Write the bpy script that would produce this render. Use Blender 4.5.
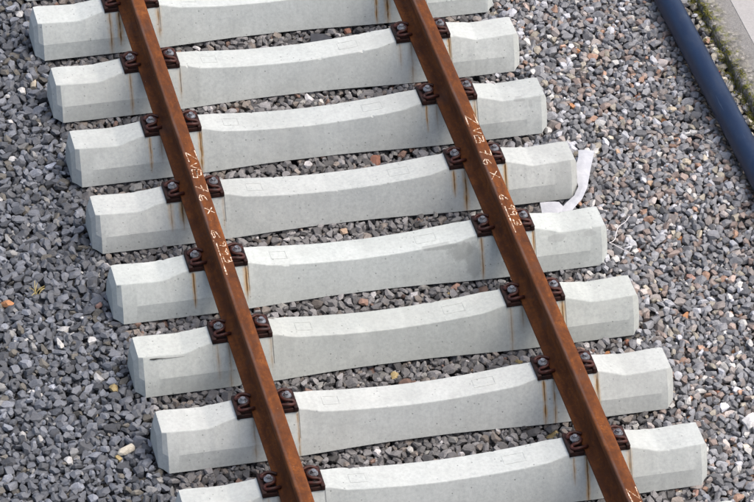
import bpy, bmesh, math, random
import numpy as np
from mathutils import Vector, Matrix, noise as mnoise

for o in list(bpy.data.objects):
    bpy.data.objects.remove(o)
scene = bpy.context.scene
C = scene.collection
rnd = random.Random(11)
rng = np.random.default_rng(7)

# ---------------------------------------------------------------- camera
cam_data = bpy.data.cameras.new('camera')
cam_data.sensor_width = 36.0
cam_data.lens = 194.02
cam_data.clip_start = 0.5
cam_data.clip_end = 500.0
cam = bpy.data.objects.new('camera', cam_data)
C.objects.link(cam)
cr = Vector((0.97167917, -0.23379601, 0.03433666))
cu = Vector((0.11820925, 0.60673546, 0.7860653))
cb = Vector((-0.2046122, -0.75974437, 0.61718906))
cl = Vector((-4.17092314, -14.07647234, 13.00219439))
cam.matrix_world = Matrix(((cr.x, cu.x, cb.x, cl.x), (cr.y, cu.y, cb.y, cl.y), (cr.z, cu.z, cb.z, cl.z), (0, 0, 0, 1)))
scene.camera = cam

# ---------------------------------------------------------------- light (bright overcast)
SUN_EL, SUN_AZ = math.radians(60), math.radians(108)      # azimuth: clockwise from +Y
world = bpy.data.worlds.new('World')
scene.world = world
world.use_nodes = True
wn = world.node_tree.nodes
wl = world.node_tree.links
bg = wn['Background']
sky = wn.new('ShaderNodeTexSky')
sky.sky_type = 'NISHITA'
sky.sun_disc = False
sky.sun_elevation = SUN_EL
sky.sun_rotation = SUN_AZ
sky.air_density = 1.0
sky.dust_density = 6.0
sky.ozone_density = 1.0
hs = wn.new('ShaderNodeHueSaturation')
hs.inputs['Saturation'].default_value = 0.85
wl.new(sky.outputs[0], hs.inputs['Color'])
wl.new(hs.outputs[0], bg.inputs['Color'])
bg.inputs['Strength'].default_value = 0.15
sun_d = bpy.data.lights.new('sun', 'SUN')
sun_d.energy = 0.72
sun_d.angle = math.radians(55)
sun_d.color = (1.0, 0.97, 0.92)
sun = bpy.data.objects.new('sun', sun_d)
C.objects.link(sun)
sd = Vector((math.cos(SUN_EL) * math.sin(SUN_AZ), math.cos(SUN_EL) * math.cos(SUN_AZ), math.sin(SUN_EL)))
sun.rotation_euler = sd.to_track_quat('Z', 'Y').to_euler()
scene.view_settings.view_transform = 'Standard'
scene.view_settings.look = 'None'
scene.view_settings.gamma = 1.0
scene.view_settings.use_curve_mapping = False
scene.view_settings.exposure = 1.02

# ---------------------------------------------------------------- helpers
class G:
    """tiny node-graph helper"""
    def __init__(s, name):
        s.m = bpy.data.materials.new(name)
        s.m.use_nodes = True
        s.n = s.m.node_tree.nodes
        s.l = s.m.node_tree.links
        s.b = s.n['Principled BSDF']
    def put(s, inp, v):
        if hasattr(v, 'is_linked') or isinstance(v, bpy.types.NodeSocket):
            s.l.new(v, inp)
        else:
            inp.default_value = v
    def node(s, t, ins=None, **kw):
        n = s.n.new(t)
        for k, v in kw.items():
            setattr(n, k, v)
        for k, v in (ins or {}).items():
            s.put(n.inputs[k], v)
        return n
    def math(s, op, a, b=0.0, c=0.0, clamp=False):
        n = s.node('ShaderNodeMath', {0: a, 1: b, 2: c}, operation=op, use_clamp=clamp)
        return n.outputs[0]
    def coord(s, scale=(1, 1, 1), out='Object', loc=(0, 0, 0)):
        tc = s.node('ShaderNodeTexCoord')
        mp = s.node('ShaderNodeMapping', {'Vector': tc.outputs[out], 'Scale': scale, 'Location': loc})
        return mp.outputs[0]
    def noise(s, vec, scale, detail=4, rough=0.55, dist=0.0):
        n = s.node('ShaderNodeTexNoise', {'Vector': vec, 'Scale': scale, 'Detail': detail, 'Roughness': rough, 'Distortion': dist})
        return n.outputs[0]
    def ramp(s, fac, stops, interp='LINEAR'):
        n = s.node('ShaderNodeValToRGB', {0: fac})
        r = n.color_ramp
        r.interpolation = interp
        while len(r.elements) < len(stops):
            r.elements.new(0.5)
        for e, (p, c) in zip(r.elements, stops):
            e.position = p
            e.color = (c, c, c, 1) if not isinstance(c, tuple) else (*c, 1)
        return n.outputs[0]
    def mix(s, f, a, b, mode='MIX'):
        n = s.node('ShaderNodeMix', data_type='RGBA', blend_type=mode)
        s.put(n.inputs[0], f)
        for k, v in ((6, a), (7, b)):
            s.put(n.inputs[k], (*v, 1) if isinstance(v, tuple) and len(v) == 3 else v)
        return n.outputs[2]
    def bump(s, h, strength, dist=0.01):
        n = s.node('ShaderNodeBump', {'Height': h, 'Strength': strength, 'Distance': dist})
        s.l.new(n.outputs[0], s.b.inputs['Normal'])
    def fin(s, col, rough=0.8, metal=0.0, spec=0.3):
        s.put(s.b.inputs['Base Color'], (*col, 1) if isinstance(col, tuple) else col)
        s.put(s.b.inputs['Roughness'], rough)
        s.put(s.b.inputs['Metallic'], metal)
        s.b.inputs['Specular IOR Level'].default_value = spec
        return s.m

def mesh_obj(name, verts, faces, mat=None, parent=None, smooth=None):
    me = bpy.data.meshes.new(name)
    me.from_pydata([tuple(v) for v in verts], [], faces)
    if smooth is not None:
        me.polygons.foreach_set('use_smooth', [True] * len(me.polygons))
        me.set_sharp_from_angle(angle=math.radians(smooth))
    me.update()
    if mat: me.materials.append(mat)
    o = bpy.data.objects.new(name, me)
    C.objects.link(o)
    if parent: o.parent = parent
    return o

def bm_obj(name, bm, mat=None, parent=None, smooth=None):
    bmesh.ops.recalc_face_normals(bm, faces=bm.faces)
    me = bpy.data.meshes.new(name)
    bm.to_mesh(me); bm.free()
    if smooth is not None:
        me.polygons.foreach_set('use_smooth', [True] * len(me.polygons))
        me.set_sharp_from_angle(angle=math.radians(smooth))
    if mat: me.materials.append(mat)
    o = bpy.data.objects.new(name, me)
    C.objects.link(o)
    if parent: o.parent = parent
    return o

def tag(o, label=None, cat=None, group=None, kind=None):
    if label: o['label'] = label
    if cat: o['category'] = cat
    if group: o['group'] = group
    if kind: o['kind'] = kind
    return o

def empty(name, loc=(0, 0, 0), rz=0.0):
    o = bpy.data.objects.new(name, None)
    o.empty_display_size = 0.1
    o.location = loc
    o.rotation_euler = (0, 0, rz)
    C.objects.link(o)
    return o

def add_box(bm, x0, x1, y0, y1, z0, z1, bev=0.0):
    vs = [bm.verts.new((x, y, z)) for x in (x0, x1) for y in (y0, y1) for z in (z0, z1)]
    fs = [(0, 1, 3, 2), (4, 6, 7, 5), (0, 4, 5, 1), (2, 3, 7, 6), (0, 2, 6, 4), (1, 5, 7, 3)]
    F = [bm.faces.new([vs[i] for i in f]) for f in fs]
    if bev:
        es = list({e for f in F for e in f.edges})
        bmesh.ops.bevel(bm, geom=es, offset=bev, segments=2, affect='EDGES', profile=0.5)

def tube(path, r, seg=10, closed_caps=True):
    """verts, faces for a round tube along a polyline; r a number or a list"""
    P = [Vector(p) for p in path]
    V, F = [], []
    up = Vector((0, 0, 1))
    prev = None
    for i, p in enumerate(P):
        t = (P[min(i + 1, len(P) - 1)] - P[max(i - 1, 0)]).normalized()
        if prev is None:
            a = t.cross(up)
            if a.length < 1e-3: a = t.cross(Vector((1, 0, 0)))
            a.normalize()
        else:
            a = (prev - t * prev.dot(t)).normalized()
        prev = a
        b = t.cross(a)
        rr = r[i] if isinstance(r, (list, tuple)) else r
        for k in range(seg):
            w = 2 * math.pi * k / seg
            V.append(p + a * (math.cos(w) * rr) + b * (math.sin(w) * rr))
    for i in range(len(P) - 1):
        for k in range(seg):
            k2 = (k + 1) % seg
            F.append((i * seg + k, i * seg + k2, (i + 1) * seg + k2, (i + 1) * seg + k))
    if closed_caps:
        F.append(tuple(range(seg - 1, -1, -1)))
        F.append(tuple((len(P) - 1) * seg + k for k in range(seg)))
    return V, F

def smooth_path(pts, n=6):
    """Catmull-Rom through pts"""
    P = [Vector(p) for p in pts]
    P = [P[0] * 2 - P[1]] + P + [P[-1] * 2 - P[-2]]
    out = []
    for i in range(1, len(P) - 2):
        for k in range(n):
            t = k / n
            a, b, c, d = P[i - 1], P[i], P[i + 1], P[i + 2]
            out.append(0.5 * ((2 * b) + (c - a) * t + (2 * a - 5 * b + 4 * c - d) * t * t + (3 * b - a - 3 * c + d) * t ** 3))
    out.append(P[-2])
    return out

# ---------------------------------------------------------------- materials
GAUGE = 0.7535

def concrete_material(name, seed, stain=None, crack=False):
    g = G(name)
    v = g.coord(loc=(seed * 3.7, seed * 1.9, seed))
    obj = g.node('ShaderNodeTexCoord').outputs['Object']
    sep = g.node('ShaderNodeSeparateXYZ', {0: obj})
    X, Y, Z = sep.outputs
    cloud = g.noise(v, 3.0, 5, 0.6)
    fine = g.noise(v, 60.0, 5, 0.65)
    streaky = g.noise(g.coord((14, 2.0, 1.3), loc=(seed, 0, 0)), 2.2, 5, 0.65)
    col = g.ramp(cloud, [(0.28, (0.310, 0.330, 0.318)), (0.5, (0.365, 0.381, 0.364)), (0.72, (0.405, 0.417, 0.396))])
    col = g.mix(g.math('MULTIPLY', g.ramp(streaky, [(0.42, 0.0), (0.7, 1.0)]), 0.35), col, (0.265, 0.28, 0.268))
    col = g.mix(0.36, col, g.ramp(fine, [(0.25, (0.18, 0.19, 0.18)), (0.55, (0.36, 0.37, 0.355)), (0.8, (0.50, 0.50, 0.48))]))
    # small dark air holes
    vo = g.node('ShaderNodeTexVoronoi', {'Vector': v, 'Scale': 42.0, 'Randomness': 1.0})
    rc = g.node('ShaderNodeSeparateColor', {0: vo.outputs['Color']}).outputs
    keep = g.math('GREATER_THAN', rc[0], 0.62)
    hr = g.math('ADD', g.math('MULTIPLY', rc[1], 0.22), 0.05)
    hole = g.math('MULTIPLY', keep, g.math('SUBTRACT', 1.0, g.math('DIVIDE', vo.outputs['Distance'], hr), clamp=True))
    col = g.mix(g.math('MULTIPLY', hole, 1.1, clamp=True), col, (0.13, 0.14, 0.13))
    # dirt film towards the lower body where ballast dust sticks, broken up by noise
    dn = g.noise(v, 9.0, 4, 0.6)
    # rust runs under the fastenings: position only depends on where the iron sits
    wob = g.math('MULTIPLY', g.math('SUBTRACT', g.noise(g.coord((6, 1, 9), loc=(0, seed, 0)), 2.0, 2), 0.5), 0.004)
    xx = g.math('ADD', X, wob)
    ri = random.Random(seed * 101 + 5)
    blot = g.ramp(g.noise(v, 1.7, 6, 0.68, 0.6), [(0.46, 0.0), (0.66, 0.42)])
    col = g.mix(blot, col, (0.255, 0.262, 0.245))
    dust = g.ramp(g.noise(v, 4.2, 5, 0.7), [(0.56, 0.0), (0.74, 0.45)])
    col = g.mix(dust, col, (0.44, 0.445, 0.42))
    tone = ri.uniform(0.98, 1.10)
    col = g.mix(1.0, col, (tone * ri.uniform(.99, 1.01), tone * 1.012, tone * ri.uniform(1.0, 1.03)), 'MULTIPLY')
    total_dark, total_halo = None, None
    for c0 in (-GAUGE, GAUGE):
        for off, p, w in ((-0.128, 0.95, 0.0042), (-0.070, 0.6, 0.006), (0.142, 0.95, 0.0045)):
            if ri.random() > p: continue
            st = ri.choice((0.3, 0.6, 0.9, 1.0))
            ww = w * ri.uniform(0.7, 1.45)
            d = g.math('ABSOLUTE', g.math('SUBTRACT', xx, c0 + off + ri.uniform(-.006, .006)))
            core = g.math('MULTIPLY', g.math('SUBTRACT', 1.0, g.math('DIVIDE', d, ww), clamp=True), st)
            halo = g.math('MULTIPLY', g.math('SUBTRACT', 1.0, g.math('DIVIDE', d, ww * 3.6), clamp=True), st)
            zend = ri.choice((-0.05, -0.02, 0.03, 0.07))
            fade = g.math('DIVIDE', g.math('SUBTRACT', Z, zend), 0.07, clamp=True)
            core = g.math('MULTIPLY', core, fade)
            halo = g.math('MULTIPLY', halo, fade)
            total_dark = core if total_dark is None else g.math('MAXIMUM', total_dark, core)
            total_halo = halo if total_halo is None else g.math('MAXIMUM', total_halo, halo)
    front = g.math('DIVIDE', g.math('SUBTRACT', -0.062, Y), 0.012, clamp=True)
    # pale limey skin on the seat just below the guide plates
    brk = g.ramp(g.noise(g.coord((30, 3, 12), loc=(0, 0, seed)), 2.0, 3), [(0.3, 0.35), (0.6, 1.0)])
    halo = g.math('MULTIPLY', g.math('MULTIPLY', total_halo, front), brk)
    core = g.math('MULTIPLY', g.math('MULTIPLY', total_dark, front), brk)
    col = g.mix(g.math('MULTIPLY', halo, 1.15, clamp=True), col, (0.36, 0.205, 0.058))
    col = g.mix(g.math('MULTIPLY', core, 1.5, clamp=True), col, (0.095, 0.050, 0.022))
    if stain:
        for (sx, sy, sz, rx, rz_, amt) in stain:
            dx = g.math('DIVIDE', g.math('SUBTRACT', X, sx), rx)
            dz = g.math('DIVIDE', g.math('SUBTRACT', Z, sz), rz_)
            rr = g.math('SQRT', g.math('ADD', g.math('MULTIPLY', dx, dx), g.math('MULTIPLY', dz, dz)))
            rr = g.math('ADD', rr, g.math('MULTIPLY', g.math('SUBTRACT', g.noise(v, 22.0, 4, 0.6), 0.5), 1.1))
            msk = g.math('MULTIPLY', g.ramp(rr, [(0.75, 1.0), (1.0, 0.0)]), amt)
            msk = g.math('MULTIPLY', msk, g.math('LESS_THAN', Y, sy))
            col = g.mix(msk, col, (0.185, 0.195, 0.185))
    h = g.math('ADD', g.math('MULTIPLY', fine, 0.5), g.math('MULTIPLY', hole, -0.8))
    h = g.math('ADD', h, g.math('MULTIPLY', dn, 0.8))
    g.bump(h, 0.35, 0.004)
    return g.fin(col, g.ramp(fine, [(0.3, 0.75), (0.7, 0.92)]), 0, 0.25)

def rust_material():
    g = G('rusted_rail_steel')
    vs = g.coord((7, 0.9, 7))
    v = g.coord()
    a = g.noise(vs, 3.0, 6, 0.65, 0.3)
    b = g.noise(v, 55.0, 5, 0.7)
    c = g.noise(v, 5.5, 5, 0.6)
    col = g.ramp(a, [(0.30, (0.036, 0.014, 0.008)), (0.45, (0.092, 0.031, 0.010)), (0.58, (0.160, 0.053, 0.014)), (0.74, (0.26, 0.086, 0.020))])
    patch = g.noise(g.coord((1, 0.45, 1)), 13.0, 6, 0.7, 0.8)
    col = g.mix(0.55, col, g.ramp(patch, [(0.30, (0.040, 0.017, 0.010)), (0.47, (0.115, 0.040, 0.013)), (0.60, (0.20, 0.068, 0.017)), (0.74, (0.30, 0.115, 0.030))]))
    col = g.mix(g.ramp(b, [(0.35, 0.6), (0.55, 0.0)]), col, (0.070, 0.027, 0.013))
    col = g.mix(g.ramp(b, [(0.60, 0.0), (0.8, 0.55)]), col, (0.33, 0.13, 0.036))
    col = g.mix(g.ramp(c, [(0.55, 0.0), (0.75, 0.45)]), col, (0.085, 0.058, 0.048))
    # mill-scale streak along the left gauge corner
    obj = g.node('ShaderNodeTexCoord').outputs['Object']
    sep = g.node('ShaderNodeSeparateXYZ', {0: obj})
    d = g.math('ABSOLUTE', g.math('ADD', sep.outputs[0], 0.027))
    band = g.math('SUBTRACT', 1.0, g.math('DIVIDE', d, 0.010), clamp=True)
    band = g.math('MULTIPLY', band, g.math('GREATER_THAN', sep.outputs[2], 0.160))
    band = g.math('MULTIPLY', band, g.ramp(g.noise(g.coord((20, 2.2, 6)), 2.0, 4, 0.6), [(0.38, 0.0), (0.62, 0.75)]))
    col = g.mix(band, col, (0.115, 0.088, 0.078))
    # few paler scuffs
    s = g.ramp(g.noise(g.coord((30, 9, 30)), 3.0, 2), [(0.74, 0.0), (0.78, 0.5)])
    col = g.mix(s, col, (0.36, 0.24, 0.16))
    col = g.mix(1.0, col, (0.86, 0.81, 0.80), 'MULTIPLY')
    g.bump(g.math('ADD', b, g.math('MULTIPLY', a, 0.5)), 0.4, 0.002)
    return g.fin(col, g.ramp(b, [(0.3, 0.75), (0.7, 0.92)]), 0.0, 0.15)

def simple_noise_mat(name, c1, c2, scale, rough=0.6, metal=0.0, bump=0.2, spec=0.4, bd=0.002):
    g = G(name)
    v = g.coord()
    if metal or 'clamp' in name or 'plate' in name or 'spring' in name:
        rv = g.node('ShaderNodeObjectInfo').outputs['Random']
        v = g.node('ShaderNodeVectorMath', {0: v, 1: g.node('ShaderNodeCombineXYZ', {0: g.math('MULTIPLY', rv, 31.0), 1: g.math('MULTIPLY', rv, 17.0)}).outputs[0]}, operation='ADD').outputs[0]
    n = g.noise(v, scale, 5, 0.6)
    col = g.ramp(n, [(0.32, c1), (0.68, c2)])
    g.bump(n, bump, bd)
    return g.fin(col, rough, metal, spec)

def stone_material(name, source):
    g = G(name)
    if source == 'attr':
        base = g.node('ShaderNodeAttribute', attribute_name='stone_colour').outputs['Color']
        v = g.coord()
    else:
        base = g.node('ShaderNodeObjectInfo').outputs['Color']
        v = g.coord()
    n = g.noise(v, 38.0, 4, 0.6)
    f = g.noise(v, 190.0, 4, 0.7)
    k = g.math('ADD', g.math('MULTIPLY', n, 0.75), g.math('MULTIPLY', f, 0.6))
    val = g.ramp(k, [(0.42, 0.62), (0.67, 1.0), (0.95, 1.5)])
    col = g.mix(1.0, base, val, 'MULTIPLY')
    # pale dust on the broken faces
    col = g.mix(g.ramp(g.noise(v, 16.0, 3, 0.6), [(0.55, 0.0), (0.8, 0.22)]), col, (0.26, 0.26, 0.25))
    g.bump(k, 0.8, 0.005)
    return g.fin(col, g.ramp(n, [(0.35, 0.5), (0.65, 0.8)]), 0.0, 0.4)

M_RUST = rust_material()
M_PLATE = simple_noise_mat('dark_brown_plate', (0.005, 0.003, 0.003), (0.030, 0.010, 0.007), 30, 0.6, spec=0.2)
M_CLAMP = simple_noise_mat('maroon_spring_steel', (0.012, 0.005, 0.004), (0.058, 0.014, 0.009), 45, 0.5, spec=0.25)
M_ZINC = simple_noise_mat('galvanised_screw', (0.05, 0.045, 0.045), (0.22, 0.235, 0.265), 45, 0.5, 0.4)
M_PAD = simple_noise_mat('black_rubber_pad', (0.012, 0.012, 0.012), (0.03, 0.028, 0.026), 60, 0.8)
M_CHALK = None
M_STONE_A = stone_material('ballast_stone_mass', 'attr')
M_STONE_O = stone_material('ballast_stone_single', 'object')

def chalk_material():
    g = G('chalk_stroke')
    v = g.coord()
    n = g.noise(v, 85.0, 5, 0.75)
    col = g.mix(g.ramp(n, [(0.44, 0.0), (0.60, 1.0)]), (0.20, 0.09, 0.035), (0.72, 0.62, 0.50))
    return g.fin(col, 0.9, 0, 0.1)
M_CHALK = chalk_material()

# ---------------------------------------------------------------- ground under the ballast
SP = 0.583
SLEEPERS = list(range(-1, 9))
SL_DX = {k: rnd.uniform(-.004, .004) for k in SLEEPERS}
SL_DY = {k: 0.0 for k in SLEEPERS}
SL_RZ = {k: rnd.uniform(-.0025, .0025) for k in SLEEPERS}

def ground_material():
    g = G('dark_crushed_stone_ground')
    v = g.coord()
    vo = g.node('ShaderNodeTexVoronoi', {'Vector': v, 'Scale': 22.0})
    e = g.node('ShaderNodeTexVoronoi', {'Vector': v, 'Scale': 22.0}, feature='DISTANCE_TO_EDGE')
    tone = g.node('ShaderNodeSeparateColor', {0: vo.outputs['Color']}).outputs[0]
    col = g.ramp(tone, [(0.0, (0.09, 0.092, 0.096)), (0.6, (0.15, 0.15, 0.155)), (0.9, (0.20, 0.185, 0.17)), (1.0, (0.30, 0.29, 0.28))])
    col = g.mix(g.ramp(e.outputs['Distance'], [(0.0, 1.0), (0.12, 0.0)]), col, (0.03, 0.03, 0.032))
    g.bump(g.math('SUBTRACT', g.math('MULTIPLY', e.outputs['Distance'], 2.0), tone), 1.0, 0.03)
    return g.fin(col, 0.9, 0, 0.2)

BASE = -0.085
bed_v, bed_f = [], []
xs = [-60, -20, -8] + list(np.arange(-4, 4.01, 0.1)) + [8, 20, 60]
ys = [-60, -20, -6] + list(np.arange(-2, 7.01, 0.05)) + [10, 22, 60]
def bed_z(x, y):
    z = BASE
    outer = max(-2.80 - x, x - 2.4, -1.33 - y, y - 5.18)     # beyond the modelled stones the sheet comes up to their tops
    if outer > 0: z = BASE + (0.068) * min(1.0, outer / 0.12)
    return z
for y in ys:
    for x in xs:
        bed_v.append((x, y, bed_z(x, y) + (mnoise.noise(Vector((x * 3, y * 3, 0))) * 0.006)))
nx = len(xs)
for j in range(len(ys) - 1):
    for i in range(nx - 1):
        bed_f.append((j * nx + i, j * nx + i + 1, (j + 1) * nx + i + 1, (j + 1) * nx + i))
bed = mesh_obj('ballast_bed', bed_v, bed_f, ground_material(), smooth=40)
tag(bed, 'grey crushed stone ballast bed under the track', 'ballast', kind='structure')

# ---------------------------------------------------------------- sleepers
def sstep(a, b, x):
    t = min(1, max(0, (x - a) / (b - a)))
    return t * t * (3 - 2 * t)
def lerp(a, b, t): return a + (b - a) * t
def lstep(a, b, x): return min(1, max(0, (x - a) / (b - a)))
SEAT0, SEAT1 = 0.6005, 0.9065
def section(ax):
    """(top z, half width at top, crease z, half width at crease, half width at bottom) at |x|"""
    if ax < 0.598:
        zt = 0.175 + 0.030 * (ax / 0.49) ** 1.9 if ax < 0.49 else lerp(0.205, 0.225, (ax - 0.49) / 0.108)
    elif ax < SEAT0 + .002:
        zt = 0.225
    elif ax < SEAT1 - .002:
        zt = 0.213
    else:
        t = lstep(SEAT1, 1.05, ax)
        zt = lerp(0.224, 0.190, t) + 0.010 * sstep(1.06, 1.28, ax)
    wt = 0.078
    bump_in = lstep(0.50, 0.58, ax) * (1 - lstep(0.925, 1.03, ax))
    wt = lerp(0.083 if ax > 1 else 0.080, 0.066, bump_in)
    wb = lerp(0.135, 0.159, sstep(0.1, 0.75, ax))
    # crease: fades into the straight side towards mid span
    k = sstep(0.35, 0.85, ax)
    zm = 0.09
    straight = lerp(wb, wt, zm / zt)
    wm = lerp(straight, wb - 0.021, k)
    return zt, wt, zm, wm, wb

def build_sleeper_mesh(seed):
    r = random.Random(seed)
    st = sorted(set([round(v, 4) for v in np.arange(0, 1.26, 0.01)] + [0.5985, SEAT0 + .003, SEAT1 - .003, SEAT1 + .001]))
    st = [v for v in st if not (0.585 < v < 0.598 or 0.604 < v < 0.615 or 0.895 < v < 0.903 or 0.908 < v < 0.915)]
    st += [1.258]
    stations = [(-v,) for v in reversed(st) if v > 0] + [(v,) for v in st]
    rows = []
    o = Vector((seed * 7.3, seed * 3.1, seed * 1.7))
    def ring(x, zt, wt, zm, wm, wb, jit=1.0):
        n1 = mnoise.noise(Vector((x * 6, 1.3, 0)) + o) * 0.0022 * jit
        n2 = mnoise.noise(Vector((x * 6, 7.3, 0)) + o) * 0.0022 * jit
        n3 = mnoise.noise(Vector((x * 25, 4.3, 0)) + o) * 0.0010 * jit
        n4 = mnoise.noise(Vector((x * 25, 9.3, 0)) + o) * 0.0010 * jit
        b = 0.0042
        # small chips broken out of the upper arrises
        ch1 = max(0.0, mnoise.noise(Vector((x * 38, 21.3, 0)) + o) - 0.50) * 0.030 * jit
        ch2 = max(0.0, mnoise.noise(Vector((x * 38, 33.7, 0)) + o) - 0.50) * 0.030 * jit
        ch = {-1: ch1, 1: ch2}
        def side(s, na, nb):
            dy, dz = wm - wt, zt - zm
            L = math.hypot(dy, dz)
            return [(x, s * wb, 0.0), (x, s * (wm + na), zm), (x, s * (wt + dy / L * (b + ch[s]) + na), zt - dz / L * (b + ch[s]) + nb), (x, s * (wt + na - .001 - ch[s] * .5), zt - b * 0.22 + nb * .6 - ch[s] * .35), (x, s * (wt - b + na - ch[s]), zt + nb * .5)]
        a = side(-1, n1, n3)
        c = side(1, n2, n4)
        return a + c[::-1]
    ex = lambda s: [(s * 1.281, 0.000, -0.004, 0.0, -0.030, -0.036), (s * 1.301, -0.045, -0.030, -0.010, -0.050, -0.056)]
    R = []
    for s in (-1,):
        for (x, dzt, dwt, dzm, dwm, dwb) in reversed(ex(-1)):
            zt, wt, zm, wm, wb = section(1.258)
            R.append(ring(x, zt + dzt, wt + dwt, zm + dzm, wm + dwm, wb + dwb))
    for (x,) in stations:
        R.append(ring(x, *section(abs(x))))
    for (x, dzt, dwt, dzm, dwm, dwb) in ex(1):
        zt, wt, zm, wm, wb = section(1.258)
        R.append(ring(x, zt + dzt, wt + dwt, zm + dzm, wm + dwm, wb + dwb))
    n = len(R[0])
    V = [v for ringv in R for v in ringv]
    F = []
    for i in range(len(R) - 1):
        for k in range(n):
            k2 = (k + 1) % n
            F.append((i * n + k, (i + 1) * n + k, (i + 1) * n + k2, i * n + k2))
    F.append(tuple(range(n)))
    F.append(tuple((len(R) - 1) * n + k for k in range(n - 1, -1, -1)))
    return V, F

ORD = {0: 'nearest', 1: 'second', 2: 'third', 3: 'fourth', 4: 'fifth', 5: 'sixth', 6: 'seventh', 7: 'eighth'}
SLEEPER_LABEL = {
    -1: 'pale concrete sleeper cut off by the bottom edge, nearer than all the others',
    0: 'pale concrete sleeper along the bottom edge of the picture, its left end cut off',
    1: 'second pale concrete sleeper up from the bottom edge, beside the cream stone',
    2: 'third pale concrete sleeper up from the bottom, thin dark crack at its left end',
    3: 'pale concrete sleeper with a dark damp patch left of the right rail, fourth from bottom',
    4: 'pale concrete sleeper with white paper strip at its right end, fifth from bottom',
    5: 'sixth pale concrete sleeper from the bottom, third from the top of the picture',
    6: 'seventh pale concrete sleeper from the bottom, just behind the dark slate chip, second from top',
    7: 'farthest fully railed pale concrete sleeper, cut by the top edge of the picture',
    8: 'pale concrete sleeper beyond the top edge of the picture, last of the row'}
def sleeper_world(k): return Vector((SL_DX[k], k * SP + SL_DY[k], 0.0))
sleeper_objs = {}
for k in SLEEPERS:
    V, F = build_sleeper_mesh(k + 5)
    stain = None
    if k == 3:
        stain = [(0.515, -0.06, 0.16, 0.075, 0.05, 0.5), (0.40, -0.06, 0.19, 0.11, 0.018, 0.45), (0.575, -0.06, 0.10, 0.045, 0.10, 0.45), (1.02, -0.06, 0.165, 0.05, 0.02, 0.3), (1.2, -0.06, 0.17, 0.04, 0.016, 0.3)]
    if k == 5:
        stain = [(1.14, -0.06, 0.186, 0.035, 0.010, 0.4), (1.2, -0.05, 0.165, 0.014, 0.03, 0.3)]
    o = mesh_obj('railway_sleeper', V, F, concrete_material('sleeper_concrete', k + 5, stain), smooth=14)
    o.location = sleeper_world(k)
    o.rotation_euler.z = SL_RZ[k]
    tag(o, SLEEPER_LABEL[k], 'sleeper', 'concrete sleepers under the track')
    sleeper_objs[k] = o

# faint cast panel outlines on the sleeper tops (raised by a millimetre or two)
def cast_mark(parent, x0, w):
    bm = bmesh.new()
    def bar(xa, xb, ya, yb):
        vs = []
        for z0 in (-0.003, 0.0012):
            for (x, y) in ((xa, ya), (xb, ya), (xb, yb), (xa, yb)):
                vs.append(bm.verts.new((x, y, section(abs(x))[0] + z0)))
        for f in ((0, 3, 2, 1), (4, 5, 6, 7), (0, 1, 5, 4), (1, 2, 6, 5), (2, 3, 7, 6), (3, 0, 4, 7)):
            bm.faces.new([vs[i] for i in f])
    t = 0.004
    h = 0.032
    bar(x0, x0 + w, -h, -h + t); bar(x0, x0 + w, h - t, h)
    bar(x0, x0 + t, -h + t, h - t); bar(x0 + w - t, x0 + w, -h + t, h - t)
    bm_obj('cast_panel', bm, parent.data.materials[0], parent)
for k in SLEEPERS:
    cast_mark(sleeper_objs[k], -0.47, 0.085)
    cast_mark(sleeper_objs[k], 0.29, 0.11)
# thin crack / chipped lip at the left end of the third sleeper
def crack():
    par = sleeper_objs[2]
    V, F = [], []
    pts = [(-1.225, 0.0), (-1.205, 0.0012), (-1.175, -0.0008), (-1.14, 0.001), (-1.10, -0.0006), (-1.05, 0.0008)]
    wd = [0.0022, 0.0042, 0.0022, 0.0012, 0.0008, 0.0003]
    for (x, j), w in zip(pts, wd):
        zt, wt, zm, wm, wb = section(abs(x))
        dy, dz = wm - wt, zt - zm
        L = math.hypot(dy, dz)
        for q in (-w, w):
            s = 0.015 + j + q
            V.append((x, -(wt + dy / L * s) - 0.0028, zt - dz / L * s + 0.0018))
    for i in range(len(pts) - 1):
        F.append((i * 2, i * 2 + 1, i * 2 + 3, i * 2 + 2))
    m = simple_noise_mat('dark_crack', (0.02, 0.02, 0.018), (0.05, 0.05, 0.045), 80, 0.9)
    o = mesh_obj('crack', V, F, m, par)
crack()

# ---------------------------------------------------------------- rails
RAIL_FOOT = 0.227
RAIL_TOP = RAIL_FOOT + 0.172
half = [(0.075, 0.0), (0.075, 0.0105), (0.0735, 0.0125), (0.040, 0.0190), (0.024, 0.0255), (0.014, 0.035), (0.0095, 0.050), (0.00825, 0.075),
        (0.0085, 0.100), (0.0110, 0.116), (0.0170, 0.1245), (0.0335, 0.1305), (0.0352, 0.1330), (0.0358, 0.1370), (0.0362, 0.1580), (0.0354, 0.1635), (0.0330, 0.1678),
        (0.0290, 0.1702), (0.0220, 0.1715), (0.0100, 0.1720)]
prof = half + [(-x, z) for x, z in reversed(half)]
Y0, Y1 = -6.0, 12.0
def head_z(dx):
    a = abs(dx)
    pts = [(0.0, 0.172)] + sorted([(x, z) for x, z in half[14:]], key=lambda q: q[0])
    for (xa, za), (xb, zb) in zip(pts, pts[1:]):
        if xa <= a <= xb: return za + (zb - za) * (a - xa) / (xb - xa)
    return 0.158
def make_rail(cx, label):
    V, F = [], []
    n = len(prof)
    for y in (Y0, Y1):
        for x, z in prof: V.append((x, y, z))
    for k in range(n):
        F.append((k, (k + 1) % n, n + (k + 1) % n, n + k))
    F.append(tuple(range(n - 1, -1, -1))); F.append(tuple(range(n, 2 * n)))
    o = mesh_obj('rail', V, F, M_RUST, smooth=35)
    o.location = (cx, 0, RAIL_FOOT)
    tag(o, label, 'rail', 'rails of the track')
    return o
rail_l = make_rail(-GAUGE, 'left of the two rusty brown steel rails, chalk writing on its head')
rail_r = make_rail(GAUGE, 'right of the two rusty brown steel rails, between the sleepers and blue pipe side')

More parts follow.
